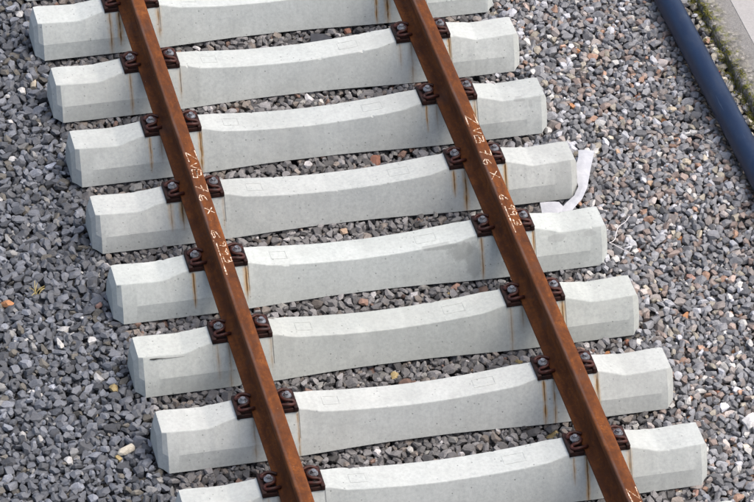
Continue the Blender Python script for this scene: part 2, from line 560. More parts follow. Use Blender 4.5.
# hand-written chalk figures: each glyph a list of strokes in a unit box (u along the writing, v up)
GLY = {
    'Z': [[(0.0, 0.95), (0.75, 1.0), (0.05, 0.05), (0.85, 0.0)]],
    'V': [[(0.0, 1.0), (0.35, 0.0), (0.7, 0.9)]],
    'B': [[(0.1, 1.0), (0.05, 0.0)], [(0.1, 1.0), (0.6, 0.9), (0.55, 0.6), (0.1, 0.52), (0.7, 0.42), (0.7, 0.08), (0.05, 0.0)]],
    '7': [[(0.0, 1.0), (0.7, 1.0), (0.25, 0.0)], [(0.15, 0.5), (0.65, 0.55)]],
    '6': [[(0.65, 1.0), (0.2, 0.7), (0.05, 0.3), (0.3, 0.0), (0.65, 0.15), (0.6, 0.42), (0.15, 0.4)]],
    'x': [[(0.0, 0.9), (0.7, 0.1)], [(0.65, 0.95), (0.05, 0.05)]],
    '9': [[(0.62, 0.8), (0.3, 1.0), (0.05, 0.75), (0.3, 0.5), (0.6, 0.75), (0.5, 0.0)]],
    '3': [[(0.05, 0.95), (0.5, 1.0), (0.55, 0.7), (0.25, 0.53), (0.6, 0.4), (0.5, 0.03), (0.0, 0.05)]],
    '.': [[(0.1, 0.0), (0.16, -0.12)]],
    '_': [[(0.0, 0.0), (1.0, 0.02)]],
}
def chalk(rail, items, seed, name='chalk_marking'):
    """items: (glyph, y start, length along rail, v0, v1); reads towards -y with its head towards +x"""
    r = random.Random(seed)
    w = 0.0028
    for gl, y, ln, v0, v1 in items:
        V, F = [], []
        y += r.uniform(-.008, .008); ln *= r.uniform(0.9, 1.12); dv = r.uniform(-.004, .004); v0 += dv; v1 += dv
        for stroke in GLY[gl]:
            pts = [(u + r.uniform(-.05, .05), v + r.uniform(-.09, .09)) for u, v in stroke]
            dense = []
            for (a, b) in zip(pts, pts[1:]):
                for q in range(6):
                    dense.append((lerp(a[0], b[0], q / 6), lerp(a[1], b[1], q / 6)))
            dense.append(pts[-1])
            P = []
            for u, v in dense:
                P.append((v0 + (v1 - v0) * v, y - u * ln * 1.25))
            base = len(V)
            for i, (px, py) in enumerate(P):
                ax, ay = P[max(i - 1, 0)]
                bx, by = P[min(i + 1, len(P) - 1)]
                L = math.hypot(bx - ax, by - ay) or 1
                nx_, ny_ = -(by - ay) / L, (bx - ax) / L
                ww = w * r.uniform(0.45, 1.3)
                for s in (-1, 1):
                    X = max(-.0352, min(.0352, px + nx_ * ww * s))
                    V.append((X, py + ny_ * ww * s, head_z(X) + 0.0007))
            for i in range(len(P) - 1):
                F.append((base + 2 * i, base + 2 * i + 2, base + 2 * i + 3, base + 2 * i + 1))
        mesh_obj(name, V, F, M_CHALK, rail)
line = [('Z', 2.445, .085, -.022, .030), ('V', 2.335, .060, -.018, .026), ('B', 2.275, .075, -.022, .026),
        ('7', 2.150, .075, -.024, .030), ('6', 2.075, .075, -.026, .014), ('x', 1.955, .065, -.022, .022),
        ('6', 1.765, .070, -.028, .006), ('.', 1.690, .05, -.026, .0), ('9', 1.665, .060, -.006, .030), ('9', 1.605, .060, -.006, .030), ('3', 1.540, .065, -.006, .030), ('_', 1.65, .19, -.020, -.018)]
chalk(rail_l, line, 1)
chalk(rail_r, [(a, y + 0.02, l, v0, v1) for a, y, l, v0, v1 in line], 2)
chalk(rail_r, [('Z', -0.53, .10, -.020, .030), ('V', -0.64, .07, -.02, .028), ('B', -0.72, .08, -.02, .028)], 3)

# ---------------------------------------------------------------- rail fastenings
def proto_meshes():
    d = {}
    # guide plate: body, raised outer ridge and two ribs (local x = outwards from the rail)
    bm = bmesh.new()
    add_box(bm, 0.0770, 0.1500, -0.071, 0.071, 0.2125, 0.2270, 0.002)
    add_box(bm, 0.1310, 0.1520, -0.0745, 0.0745, 0.2135, 0.2450, 0.004)
    add_box(bm, 0.0775, 0.1340, 0.0500, 0.0705, 0.2265, 0.2345, 0.003)
    add_box(bm, 0.0775, 0.1340, -0.0705, -0.0500, 0.2265, 0.2345, 0.003)
    d['guide_plate'] = (bm, M_PLATE)
    # tension clamp: bent rod, two arms on the rail foot and a centre loop round the screw
    zf = 0.2500
    h = [(0.060, 0.046, zf - .001), (0.078, 0.053, zf + .004), (0.104, 0.059, zf + .006), (0.128, 0.054, zf), (0.137, 0.040, zf - .003),
         (0.132, 0.029, zf + .001), (0.118, 0.0285, zf + .008), (0.100, 0.0265, zf + .010), (0.086, 0.016, zf + .011)]
    path = h + [(0.0805, 0.0, zf + .010)] + [(x, -y, z) for x, y, z in reversed(h)]
    V, F = tube(smooth_path(path, 4), 0.0090, 8)
    d['tension_clamp'] = ((V, F), M_CLAMP)
    # sleeper screw: washer, flange, tapered hexagonal head
    bm = bmesh.new()
    cx = 0.109
    bmesh.ops.create_cone(bm, cap_ends=True, segments=20, radius1=0.0235, radius2=0.0225, depth=0.006, matrix=Matrix.Translation((cx, 0, 0.2665)))
    bmesh.ops.create_cone(bm, cap_ends=True, segments=20, radius1=0.0200, radius2=0.0150, depth=0.007, matrix=Matrix.Translation((cx, 0, 0.2730)))
    bmesh.ops.create_cone(bm, cap_ends=True, segments=6, radius1=0.0145, radius2=0.0125, depth=0.011, matrix=Matrix.Translation((cx, 0, 0.2800)))
    bmesh.ops.create_cone(bm, cap_ends=True, segments=12, radius1=0.0110, radius2=0.0110, depth=0.05, matrix=Matrix.Translation((cx, 0, 0.2400)))
    d['screw'] = (bm, M_ZINC)
    # rubber pad end under the rail foot
    bm = bmesh.new()
    add_box(bm, 0.0010, 0.0768, -0.074, 0.074, 0.2130, 0.2265, 0.001)
    d['rail_pad'] = (bm, M_PAD)
    return d
pm = proto_meshes()
PRO = {}
for nm, (src, mat) in pm.items():
    me = bpy.data.meshes.new(nm)
    if isinstance(src, tuple):
        me.from_pydata([tuple(v) for v in src[0]], [], src[1])
        me.polygons.foreach_set('use_smooth', [True] * len(me.polygons))
    else:
        bmesh.ops.recalc_face_normals(src, faces=src.faces)
        src.to_mesh(src if False else me); src.free()
        me.polygons.foreach_set('use_smooth', [True] * len(me.polygons))
        me.set_sharp_from_angle(angle=math.radians(35))
    me.materials.append(mat)
    PRO[nm] = me
WHERE = {-1: 'below the bottom edge', 0: 'on the bottom sleeper', 1: 'on the second sleeper from the bottom', 2: 'on the third sleeper from the bottom',
         3: 'on the fourth sleeper from the bottom', 4: 'on the fifth sleeper from the bottom', 5: 'on the sixth sleeper from the bottom',
         6: 'on the second sleeper from the top', 7: 'on the topmost sleeper', 8: 'on the sleeper above the top edge'}
for k in SLEEPERS:
    for cx, rn in ((-GAUGE, 'left'), (GAUGE, 'right')):
        for s, sn in ((-1, 'left'), (1, 'right')):
            e = empty('rail_fastener', (cx, k * SP + SL_DY[k], 0), 0 if s > 0 else math.pi)
            tag(e, 'dark clamp %s of the %s rail %s' % (sn, rn, WHERE[k]), 'rail fastener', 'clamps holding the rails to the sleepers')
            jr = random.Random(hash((k, rn, sn)) % 1000 if False else (k * 7 + s * 3 + (2 if cx > 0 else 0)))
            for nm in ('guide_plate', 'tension_clamp', 'screw', 'rail_pad'):
                c = bpy.data.objects.new(nm, PRO[nm])
                C.objects.link(c)
                c.parent = e
                if nm == 'tension_clamp':
                    c.matrix_local = Matrix.Translation((0.109 + jr.uniform(-.002, .002), jr.uniform(-.004, .004), 0)) @ Matrix.Rotation(jr.uniform(-.07, .07), 4, 'Z') @ Matrix.Translation((-0.109, 0, 0))
                if nm == 'screw':
                    a = jr.uniform(0, 1.0)
                    c.matrix_parent_inverse = Matrix.Identity(4)
                    c.matrix_local = Matrix.Translation((0.109, 0, 0)) @ Matrix.Rotation(a, 4, 'Z') @ Matrix.Translation((-0.109, 0, 0))

# ---------------------------------------------------------------- blue pipe
def pipe_material():
    g = G('dark_blue_plastic_pipe')
    v = g.coord((4, 0.6, 4))
    n = g.noise(v, 6.0, 5, 0.6)
    f = g.noise(g.coord(), 70.0, 4, 0.7)
    col = g.ramp(n, [(0.3, (0.0035, 0.011, 0.034)), (0.7, (0.006, 0.018, 0.048))])
    col = g.mix(g.ramp(f, [(0.5, 0.0), (0.8, 0.2)]), col, (0.05, 0.065, 0.09))
    du = g.ramp(g.noise(g.coord((1, 0.5, 1)), 9.0, 6, 0.7), [(0.52, 0.0), (0.75, 0.18)])
    col = g.mix(du, col, (0.10, 0.105, 0.11))
    sc = g.ramp(g.noise(g.coord((40, 1.2, 40)), 3.0, 3, 0.6), [(0.68, 0.0), (0.74, 0.35)])
    col = g.mix(sc, col, (0.10, 0.13, 0.18))
    return g.fin(col, g.ramp(f, [(0.3, 0.32), (0.7, 0.46)]), 0, 0.28)
PIPE_R, PIPE_X, PIPE_Z = 0.067, 2.258, 0.066
path = []
for i in range(90):
    y = -6 + i * 0.2
    path.append((PIPE_X + 0.012 * math.sin(y * 0.7 + 0.5), y, PIPE_Z + 0.003 * math.sin(y * 1.3)))
V, F = tube(path, PIPE_R, 40)
pipe = mesh_obj('pipe', V, F, pipe_material(), smooth=40)
tag(pipe, 'long dark blue plastic pipe lying on the ballast beside the kerb', 'pipe')

# ---------------------------------------------------------------- platform edge at upper right
KX = 2.437
def kerb_material():
    g = G('weathered_aggregate_concrete')
    v = g.coord()
    vo = g.node('ShaderNodeTexVoronoi', {'Vector': v, 'Scale': 58.0})
    tone = g.node('ShaderNodeSeparateColor', {0: vo.outputs['Color']}).outputs[0]
    n = g.noise(v, 7.0, 5, 0.6)
    f = g.noise(v, 120.0, 4, 0.7)
    sep = g.node('ShaderNodeSeparateXYZ', {0: g.node('ShaderNodeTexCoord').outputs['Object']})
    col = g.ramp(f, [(0.3, (0.14, 0.136, 0.13)), (0.7, (0.24, 0.233, 0.223))])
    low = g.math('SUBTRACT', 1.15, g.math('DIVIDE', g.math('ADD', sep.outputs[0], g.math('MULTIPLY', g.math('SUBTRACT', n, 0.5), 0.22)), 0.12), clamp=True)
    peb = g.ramp(tone, [(0.0, (0.075, 0.073, 0.066)), (0.5, (0.16, 0.15, 0.132)), (0.85, (0.24, 0.224, 0.19)), (1.0, (0.33, 0.31, 0.28))])
    col = g.mix(g.math('MULTIPLY', low, 1.3, clamp=True), col, peb)
    mossy = g.math('MULTIPLY', g.math('MULTIPLY', g.math('MULTIPLY', low, low), 1.2, clamp=True), g.ramp(g.noise(v, 24.0, 4, 0.7), [(0.50, 0.0), (0.58, 0.9)]))
    col = g.mix(mossy, col, (0.13, 0.135, 0.03))
    g.bump(g.math('ADD', g.math('MULTIPLY', g.math('SUBTRACT', 1.0, vo.outputs['Distance']), g.math('ADD', low, 0.15)), f), 0.8, 0.008)
    return g.fin(col, 0.9, 0, 0.2)
def paving_material():
    g = G('pale_platform_concrete')
    v = g.coord()
    f = g.noise(v, 90.0, 5, 0.65)
    n = g.noise(v, 3.0, 4)
    col = g.ramp(f, [(0.3, (0.235, 0.23, 0.226)), (0.7, (0.31, 0.303, 0.297))])
    col = g.mix(g.ramp(n, [(0.4, 0.0), (0.8, 0.4)]), col, (0.32, 0.305, 0.29))
    g.bump(f, 0.3, 0.002)
    return g.fin(col, 0.88, 0, 0.2)
M_KERB, M_PAVE = kerb_material(), paving_material()
# kerb units one metre long, gently uneven, with a rounded upper edge
kerb = empty('platform_edge', (KX, 0, 0))
tag(kerb, 'weathered grey concrete platform edge with mossy foot at upper right', 'platform edge')
for i in range(-6, 13):
    V, F = [], []
    ysn = [i * 1.0 + 0.003 + t * (0.994) / 24 for t in range(25)]
    pr = [(-0.006, -0.09), (-0.004, 0.03), (0.002, 0.050), (0.014, 0.061), (0.035, 0.066), (0.070, 0.068), (0.110, 0.0695), (0.168, 0.070), (0.168, -0.09)]
    for y in ysn:
        for j, (x, z) in enumerate(pr):
            amp = 0.010 if j < 4 else 0.002
            V.append((x + (mnoise.noise(Vector((y * 9, z * 20, 2))) * amp if j < 8 else 0), y, z + (mnoise.noise(Vector((y * 14, x * 30, 6))) * (.005 if j < 5 else .0015) if 1 < j < 7 else 0)))
    n = len(pr)
    for a in range(24):
        for b in range(n - 1):
            F.append((a * n + b, (a + 1) * n + b, (a + 1) * n + b + 1, a * n + b + 1))
    F.append(tuple(range(n))); F.append(tuple(24 * n + b for b in range(n - 1, -1, -1)))
    bm = bmesh.new()
    vs = [bm.verts.new(v) for v in V]
    for f in F: bm.faces.new([vs[q] for q in f])
    bm_obj('kerb_stone', bm, M_KERB, kerb, smooth=40)
bm = bmesh.new()
add_box(bm, KX + 0.1683, KX + 40, -30, 40, -0.05, 0.0725, 0.0)
pv = bm_obj('platform_pavement', bm, M_PAVE)
tag(pv, 'pale concrete platform surface at the upper right corner', 'pavement', kind='structure')

# ---------------------------------------------------------------- ballast stones
# crushed-stone shapes: a block cut down by random planes, kept as half spaces too
NVAR = 180
variants = []       # dict(verts, faces, N, D, size)
def make_variant(i):
    r = random.Random(500 + i)
    if i < 140:
        L = 0.5 * (r.uniform(0.046, 0.072) if i < 70 else r.uniform(0.035, 0.058))
        if r.random() < 0.14: L *= 1.25
    else:
        L = 0.5 * r.uniform(0.014, 0.027)
    dims = (L, L * r.uniform(0.58, 0.95), L * r.uniform(0.42, 0.75))
    bm = bmesh.new()
    bmesh.ops.create_cube(bm, size=2.0)
    for c in range(r.randint(11, 16)):
        while True:
            n = Vector((r.gauss(0, 1), r.gauss(0, 1), r.gauss(0, 1))).normalized()
            if max(abs(n.x), abs(n.y), abs(n.z)) < 0.93: break
        d = r.uniform(0.70, 1.06)
        geom = bm.verts[:] + bm.edges[:] + bm.faces[:]
        res = bmesh.ops.bisect_plane(bm, geom=geom, plane_co=n * d, plane_no=n, clear_outer=True)
        edges = [e for e in res['geom_cut'] if isinstance(e, bmesh.types.BMEdge)]
        if edges: bmesh.ops.contextual_create(bm, geom=edges)
    rot = Matrix.Rotation(r.uniform(0, 6.283), 3, 'Z') @ Matrix.Rotation(r.gauss(0, 0.55), 3, 'X') @ Matrix.Rotation(r.gauss(0, 0.55), 3, 'Y')
    for v in bm.verts:
        v.co = rot @ Vector((v.co.x * dims[0], v.co.y * dims[1], v.co.z * dims[2]))
    bmesh.ops.remove_doubles(bm, verts=bm.verts, dist=L * 0.10)
    cos = [v.co.copy() for v in bm.verts]
    bm.free()
    bm = bmesh.new()
    for c in cos: bm.verts.new(c)
    res = bmesh.ops.convex_hull(bm, input=bm.verts)
    junk = list({g_ for g_ in res['geom_interior'] + res['geom_unused'] if isinstance(g_, bmesh.types.BMVert)})
    if junk: bmesh.ops.delete(bm, geom=junk, context='VERTS')
    bmesh.ops.triangulate(bm, faces=bm.faces)
    bmesh.ops.recalc_face_normals(bm, faces=bm.faces)
    bm.verts.ensure_lookup_table(); bm.verts.index_update(); bm.normal_update()
    ve = np.array([v.co[:] for v in bm.verts])
    fa = np.array([[v.index for v in f.verts] for f in bm.faces])
    N = np.array([f.normal[:] for f in bm.faces])
    D = np.array([f.normal.dot(f.verts[0].co) for f in bm.faces])
    bm.free()
    return ve, fa, N, D, L
CELL = 0.006
for i in range(NVAR):
    ve, fa, N, D, L = make_variant(i)
    R = int(math.ceil(max(abs(ve[:, 0]).max(), abs(ve[:, 1]).max()) / CELL))
    gx, gy = np.meshgrid(np.arange(-R, R + 1) * CELL, np.arange(-R, R + 1) * CELL)
    up = np.full(gx.shape, 9.0); lo = np.full(gx.shape, -9.0); ok = np.ones(gx.shape, bool)
    for (a, b, c), d in zip(N, D):
        if c > 0.02: up = np.minimum(up, (d - a * gx - b * gy) / c)
        elif c < -0.02: lo = np.maximum(lo, (d - a * gx - b * gy) / c)
        else: ok &= (a * gx + b * gy <= d)
    ok &= lo < up
    variants.append(dict(v=ve, f=fa, R=R, up=np.where(ok, up, -9.0), lo=np.where(ok, lo, 9.0), ok=ok, L=L, area=int(ok.sum())))

BX0, BX1, BY0, BY1 = -2.85, 2.45, -1.40, 5.25
NXc, NYc = int((BX1 - BX0) / CELL), int((BY1 - BY0) / CELL)
H = np.full((NYc, NXc), BASE, np.float32)
ID = np.full((NYc, NXc), -1, np.int32)
cxs = BX0 + (np.arange(NXc) + .5) * CELL
cys = BY0 + (np.arange(NYc) + .5) * CELL
GX, GY = np.meshgrid(cxs, cys)
BLOCK = 5.0
CEIL = np.full(H.shape, 9.0, np.float32)
for k in SLEEPERS:                                   # sleepers take up their own footprint
    cy = k * SP + SL_DY[k]
    core_ = (np.abs(GX - SL_DX[k]) < 1.20) & (np.abs(GY - cy) < 0.07)
    H[core_] = BLOCK
    inside = (np.abs(GX - SL_DX[k]) < 1.285) & (np.abs(GY - cy) < 0.130 + 0.02 * np.clip((np.abs(GX) - 0.2) / 0.5, 0, 1))
    CEIL[inside] = 0.0
H[(np.abs(GX - PIPE_X) < 0.030)] = BLOCK              # pipe lies in a shallow groove
# wanted surface: gentle humps; lower right in front of each sleeper, a little higher between pipe and kerb
lx = np.linspace(0, 1, 24)
def lowfreq(nx_, ny_, seed):
    r = np.random.default_rng(seed)
    a = r.normal(size=(ny_, nx_))
    yi = np.linspace(0, ny_ - 1.001, NYc); xi = np.linspace(0, nx_ - 1.001, NXc)
    y0 = yi.astype(int); x0 = xi.astype(int)
    fy = (yi - y0)[:, None]; fx = (xi - x0)[None, :]
    fy = fy * fy * (3 - 2 * fy); fx = fx * fx * (3 - 2 * fx)
    return (a[y0][:, x0] * (1 - fy) * (1 - fx) + a[y0 + 1][:, x0] * fy * (1 - fx) + a[y0][:, x0 + 1] * (1 - fy) * fx + a[y0 + 1][:, x0 + 1] * fy * fx)
T = -0.020 + 0.007 * lowfreq(14, 16, 1) + 0.003 * lowfreq(40, 44, 2)
T += 0.045 * np.clip((GX - 2.335) / 0.10, 0, 1)
T += 0.006 * np.clip((-1.35 - GX) / 0.2, 0, 1)
T += 0.020 * np.clip(1 - np.abs(np.abs(GX) - 1.36) / 0.09, 0, 1)
T += 0.006 * (np.abs(GX) < 1.28)
T = np.where(CEIL < 1, -0.022, T)
T = T.astype(np.float32)
bank = (GX > 2.345) & (H < 1)
H[bank] = (T - 0.065)[bank]

placed = []       # (variant, x, y, z)
def drop(vi, ix, iy, tries, spread, sink, over):
    va = variants[vi]
    R = va['R']
    best = None
    for t in range(tries):
        jx = ix + (int(rng_i[t, 0] * spread) if t else 0)
        jy = iy + (int(rng_i[t, 1] * spread) if t else 0)
        if jx - R < 0 or jy - R < 0 or jx + R + 1 > NXc or jy + R + 1 > NYc: continue
        h = H[jy - R:jy + R + 1, jx - R:jx + R + 1]
        z = float((h - va['lo']).max())
        if z > 1: continue
        if best is not None and z >= best[0]: continue
        if (va['up'] + (z - sink * va['L']) > CEIL[jy - R:jy + R + 1, jx - R:jx + R + 1]).any(): continue
        best = (z, jx, jy)
    if best is None: return
    z, jx, jy = best
    z -= sink * va['L']
    top = z + va['up'].max()
    if top > T[jy, jx] + over: return
    sl = (slice(jy - R, jy + R + 1), slice(jx - R, jx + R + 1))
    u = z + va['up']
    m = va['ok'] & (u > H[sl])
    if m.sum() < 0.22 * va['area']: return
    H[sl][m] = u[m]
    ID[sl][m] = len(placed)
    placed.append((vi, cxs[jx], cys[jy], z))
def sweep(pitch, tries, spread, sink, over, small=0.0):
    global rng_i
    py = np.arange(BY0 + .03, BY1 - .03, pitch)
    px = np.arange(BX0 + .03, BX1 - .02, pitch)
    pts = np.array([(x, y) for y in py for x in px])
    pts += rng.uniform(-.5, .5, pts.shape) * pitch
    rng.shuffle(pts)
    for x, y in pts:
        ix, iy = int((x - BX0) / CELL), int((y - BY0) / CELL)
        if not (0 <= ix < NXc and 0 <= iy < NYc): continue
        if H[iy, ix] > 1 or H[iy, ix] > T[iy, ix] - 0.004: continue
        rng_i = rng.uniform(-1, 1, (tries, 2))
        vi = int(rng.integers(140, NVAR)) if rng.random() < (small if x < 2.36 else 0.6) else (int(rng.integers(0, 70)) if rng.random() < (0.75 if x < -1.2 else 0.35 if x < 1.2 else 0.15) else int(rng.integers(70, 140)))
        drop(vi, ix, iy, tries, spread, sink, over)
rng_i = None
sweep(0.042, 5, 4, 0.10, 0.018, 0.02)
sweep(0.038, 6, 5, 0.22, 0.019, 0.04)
sweep(0.033, 6, 5, 0.30, 0.020, 0.10)
sweep(0.027, 5, 4, 0.34, 0.020, 0.35)
sweep(0.034, 4, 3, 0.34, 0.014, 0.8)
nst = len(placed)

# stone colours (linear albedo); left side dark blue-grey, right side mixed with brown, rose and cream
def stone_colour(x, y, r):
    right = min(1, max(0, (x - 1.0) / 0.35))
    mid = 1.0 if -1.25 < x < 1.2 else 0.0
    t = r.random()
    v = r.gauss(0, 1)
    if x > 2.37 and r.random() < 0.6:
        b = 0.33 * math.exp(0.3 * v)
        return (b * 1.05, b * 0.97, b * 0.80)
    if right > r.random():
        if t < 0.66:
            b = 0.235 * math.exp(0.34 * v); return (b * 0.97, b * 0.985, b * 1.045)
        if t < 0.80:
            b = 0.275 * math.exp(0.2 * v); return (b * 1.10, b * 0.98, b * 0.92)
        if t < 0.885:
            b = 0.255 * math.exp(0.2 * v); return (b * 1.15, b * 0.90, b * 0.79)
        if t < 0.905:
            b = 0.28 * math.exp(0.2 * v); return (b * 1.34, b * 0.84, b * 0.60)
        if t < 0.95:
            b = 0.31 * math.exp(0.15 * v); return (b * 1.10, b * 1.0, b * 0.82)
        b = 0.44 * math.exp(0.15 * v); return (b, b * 0.98, b * 0.94)
    if mid:
        if t < 0.84:
            b = 0.17 * math.exp(0.36 * v); return (b * 1.02, b * 0.99, b * 1.0)
        if t < 0.94:
            b = 0.19 * math.exp(0.2 * v); return (b * 1.12, b * 0.97, b * 0.86)
        if t < 0.965:
            b = 0.16 * math.exp(0.2 * v); return (b * 1.35, b * 0.85, b * 0.66)
        b = 0.28 * math.exp(0.2 * v); return (b, b * 0.98, b * 0.93)
    if t < 0.89:
        b = 0.143 * math.exp(0.36 * v); return (b * 0.91, b * 0.97, b * 1.10)
    if t < 0.955:
        b = 0.13 * math.exp(0.2 * v); return (b * 1.08, b * 1.0, b * 0.86)
    b = 0.30 * math.exp(0.3 * v); return (b, b * 0.99, b * 0.97)
cr_ = random.Random(3)
cols = np.array([stone_colour(p[1], p[2], cr_) for p in placed])
cols *= np.where(cols.mean(1, keepdims=True) > 0.35, 0.85, 0.68)

# how much of each stone shows from above, and whether the photograph's frame holds it
vis = np.bincount(ID[ID >= 0].ravel(), minlength=nst)
Rm = np.array([cr, cu, cb]); cpos = np.array(cl)
P3 = np.array([p[1:4] for p in placed])
q = (P3 - cpos) @ Rm.T
fpx = 4063.55
sx = 377 + fpx * q[:, 0] / -q[:, 2]
sy = 251 - fpx * q[:, 1] / -q[:, 2]
inframe = (sx > 4) & (sx < 750) & (sy > 4) & (sy < 498)

# stones that catch the eye in the photograph: (x, y) on the ground, colour, name, label
WHITE, CREAM, ORANGE, ROSE, OCHRE, PEACH, BRICK = (0.50, 0.49, 0.47), (0.40, 0.35, 0.27), (0.36, 0.17, 0.075), (0.30, 0.18, 0.145), (0.34, 0.26, 0.12), (0.38, 0.27, 0.19), (0.23, 0.105, 0.07)
SPECIAL = [
    (-1.476, 0.617, OCHRE, 'small ochre stone touching the long cream stone'),
    (1.882, 2.112, WHITE, 'white oval stone'),
    (1.938, 2.403, CREAM, ''),
    (2.058, 2.632, WHITE, ''),
    (1.708, 2.235, PEACH, 'peach coloured round stone'),
    (1.674, 3.505, ORANGE, ''),
    (1.640, 3.385, WHITE, ''),
    (1.517, 3.292, WHITE, ''),
    (1.402, 3.605, WHITE, 'white stone at the right end of the seventh sleeper'),
    (1.956, 2.801, ORANGE, ''),
    (2.004, 2.885, CREAM, ''),
    (1.498, 3.001, ORANGE, ''),
    (1.863, 3.045, BRICK, ''),
    (2.167, 3.678, ROSE, ''),
    (1.738, 1.747, ORANGE, 'bright orange stone'),
    (1.465, 2.107, ROSE, 'large pinkish stone'),
    (1.504, 1.368, OCHRE, 'yellow stone'),
    (1.565, 1.152, ORANGE, ''),
    (1.702, 1.423, ROSE, ''),
    (1.827, 1.010, WHITE, ''),
    (-1.434, 3.689, WHITE, 'white broken stone'),
    (-1.326, 3.579, WHITE, ''),
    (-1.372, 3.729, CREAM, ''),
    (-1.790, 1.919, CREAM, ''),
    (-1.583, 1.491, WHITE, ''),
    (-1.418, 1.507, WHITE, ''),
    (-1.821, 1.573, WHITE, ''),
    (-1.827, 1.892, ORANGE, ''),
    (-1.351, 1.749, ROSE, ''),
    (-0.175, 2.160, BRICK, 'brick red stone between two sleepers'),
    (-0.007, 2.145, PEACH, ''),
    (0.460, 3.902, BRICK, ''),
    (0.308, 2.721, BRICK, ''),
    (0.395, 3.269, PEACH, ''),
    (0.148, 3.288, WHITE, ''),
    (0.640, 0.935, OCHRE, ''),
    (0.402, 0.938, PEACH, ''),
    (0.683, 0.377, OCHRE, ''),
    (0.006, 0.965, OCHRE, ''),
    (0.421, 1.542, OCHRE, ''),
    (1.361, 0.343, ORANGE, ''),
    (1.532, 0.139, PEACH, ''),
    (1.207, -0.193, ROSE, ''),
    (1.096, 0.943, ORANGE, ''),
    (1.223, 0.977, BRICK, ''),
    (1.275, 0.972, WHITE, ''),
    (1.409, 0.648, WHITE, ''),
    (1.529, 0.664, ROSE, ''),
    (1.564, 0.641, ROSE, ''),
    (1.848, 1.784, CREAM, ''),
    (1.974, 3.321, PEACH, ''),
    (-1.439, 0.868, CREAM, ''),
    (-1.531, 0.987, CREAM, ''),
    (-1.419, 1.105, OCHRE, ''),
    (1.806, 3.746, ROSE, ''),
    (1.631, 2.540, PEACH, ''),
    (1.562, 0.515, BRICK, ''),
    (1.743, 0.839, ORANGE, ''),
    (1.489, 1.681, ROSE, ''),
]
taken = {}
for x, y, colr, lab in SPECIAL:
    ix, iy = int((x - BX0) / CELL), int((y - BY0) / CELL)
    sl = ID[max(0, iy - 6):iy + 7, max(0, ix - 6):ix + 7]
    ids = sl[sl >= 0]
    if len(ids) == 0: continue
    cand = sorted(set(ids.tolist()), key=lambda i: -(vis[i] - 4000 * math.hypot(placed[i][1] - x, placed[i][2] - y)))
    i = next((c for c in cand if c not in taken), None)
    if i is None: continue
    taken[i] = lab
    cols[i] = np.array(colr) * 0.85

var_mesh = {}
def variant_mesh(vi):
    if vi not in var_mesh:
        me = bpy.data.meshes.new('stone')
        va = variants[vi]
        me.from_pydata(va['v'].tolist(), [], va['f'].tolist())
        me.materials.append(M_STONE_O)
        var_mesh[vi] = me
    return var_mesh[vi]
score = np.where(inframe, vis, 0).astype(float)
for i in taken: score[i] = 1e9
singles = np.argsort(-score)[:300]
sset = set(int(i) for i in singles)
for i in sorted(sset):
    vi, x, y, z = placed[i]
    o = bpy.data.objects.new('stone', variant_mesh(vi))
    C.objects.link(o)
    o.location = (x, y, z)
    o.parent = bed
    o.color = (*cols[i], 1)
    if i in taken and taken[i]: o['label'] = taken[i]

# all remaining stones in one mesh
keep = [i for i in range(nst) if i not in sset and vis[i] > 2]
vv, ff, cc = [], [], []
base = 0
for i in keep:
    vi, x, y, z = placed[i]
    va = variants[vi]
    vv.append(va['v'] + np.array([x, y, z])); ff.append(va['f'] + base)
    cc.append(np.repeat(cols[i][None, :], len(va['v']), 0))
    base += len(va['v'])
vv = np.concatenate(vv); ff = np.concatenate(ff); cc = np.concatenate(cc)
me = bpy.data.meshes.new('loose_stones')
me.vertices.add(len(vv)); me.vertices.foreach_set('co', vv.astype(np.float32).ravel())
me.loops.add(len(ff) * 3); me.loops.foreach_set('vertex_index', ff.astype(np.int32).ravel())
me.polygons.add(len(ff))
me.polygons.foreach_set('loop_start', np.arange(0, len(ff) * 3, 3, dtype=np.int32))
at = me.attributes.new('stone_colour', 'FLOAT_COLOR', 'POINT')
at.data.foreach_set('color', np.concatenate([cc, np.ones((len(cc), 1))], 1).astype(np.float32).ravel())
me.update(calc_edges=True)
me.shade_flat()
me.materials.append(M_STONE_A)
ls = bpy.data.objects.new('loose_stones', me)
C.objects.link(ls)
ls.parent = bed
ls['kind'] = 'stuff'
print('stones placed', nst, 'kept', len(keep), 'tris', len(ff))


def surf(x, y, w=3):
    ix, iy = int((x - BX0) / CELL), int((y - BY0) / CELL)
    h = H[max(0, iy - w):iy + w + 1, max(0, ix - w):ix + w + 1]
    h = h[h < 1]
    return float(np.percentile(h, 80)) if h.size else 0.0

# ---------------------------------------------------------------- single eye-catching pieces on the ballast
def shaped_stone(name, x, y, dims, rz, colr, seed, label, cat, tilt=0.12, cuts=14, group=None):
    r = random.Random(seed)
    bm = bmesh.new()
    bmesh.ops.create_cube(bm, size=2.0)
    for c in range(cuts):
        n = Vector((r.gauss(0, 1), r.gauss(0, 1), r.gauss(0, 0.8))).normalized()
        res = bmesh.ops.bisect_plane(bm, geom=bm.verts[:] + bm.edges[:] + bm.faces[:], plane_co=n * r.uniform(0.78, 1.05), plane_no=n, clear_outer=True)
        ed = [e for e in res['geom_cut'] if isinstance(e, bmesh.types.BMEdge)]
        if ed: bmesh.ops.contextual_create(bm, geom=ed)
    bmesh.ops.bevel(bm, geom=bm.edges[:], offset=0.05, segments=2, affect='EDGES', profile=0.6)
    for v in bm.verts:
        v.co = Vector((v.co.x * dims[0], v.co.y * dims[1], v.co.z * dims[2]))
    o = bm_obj(name, bm, M_STONE_O, smooth=30)
    o.location = (x, y, surf(x, y, 5) + dims[2] * 0.55)
    o.rotation_euler = (tilt, -tilt * .6, rz)
    o.color = (*colr, 1)
    return tag(o, label, cat, group)
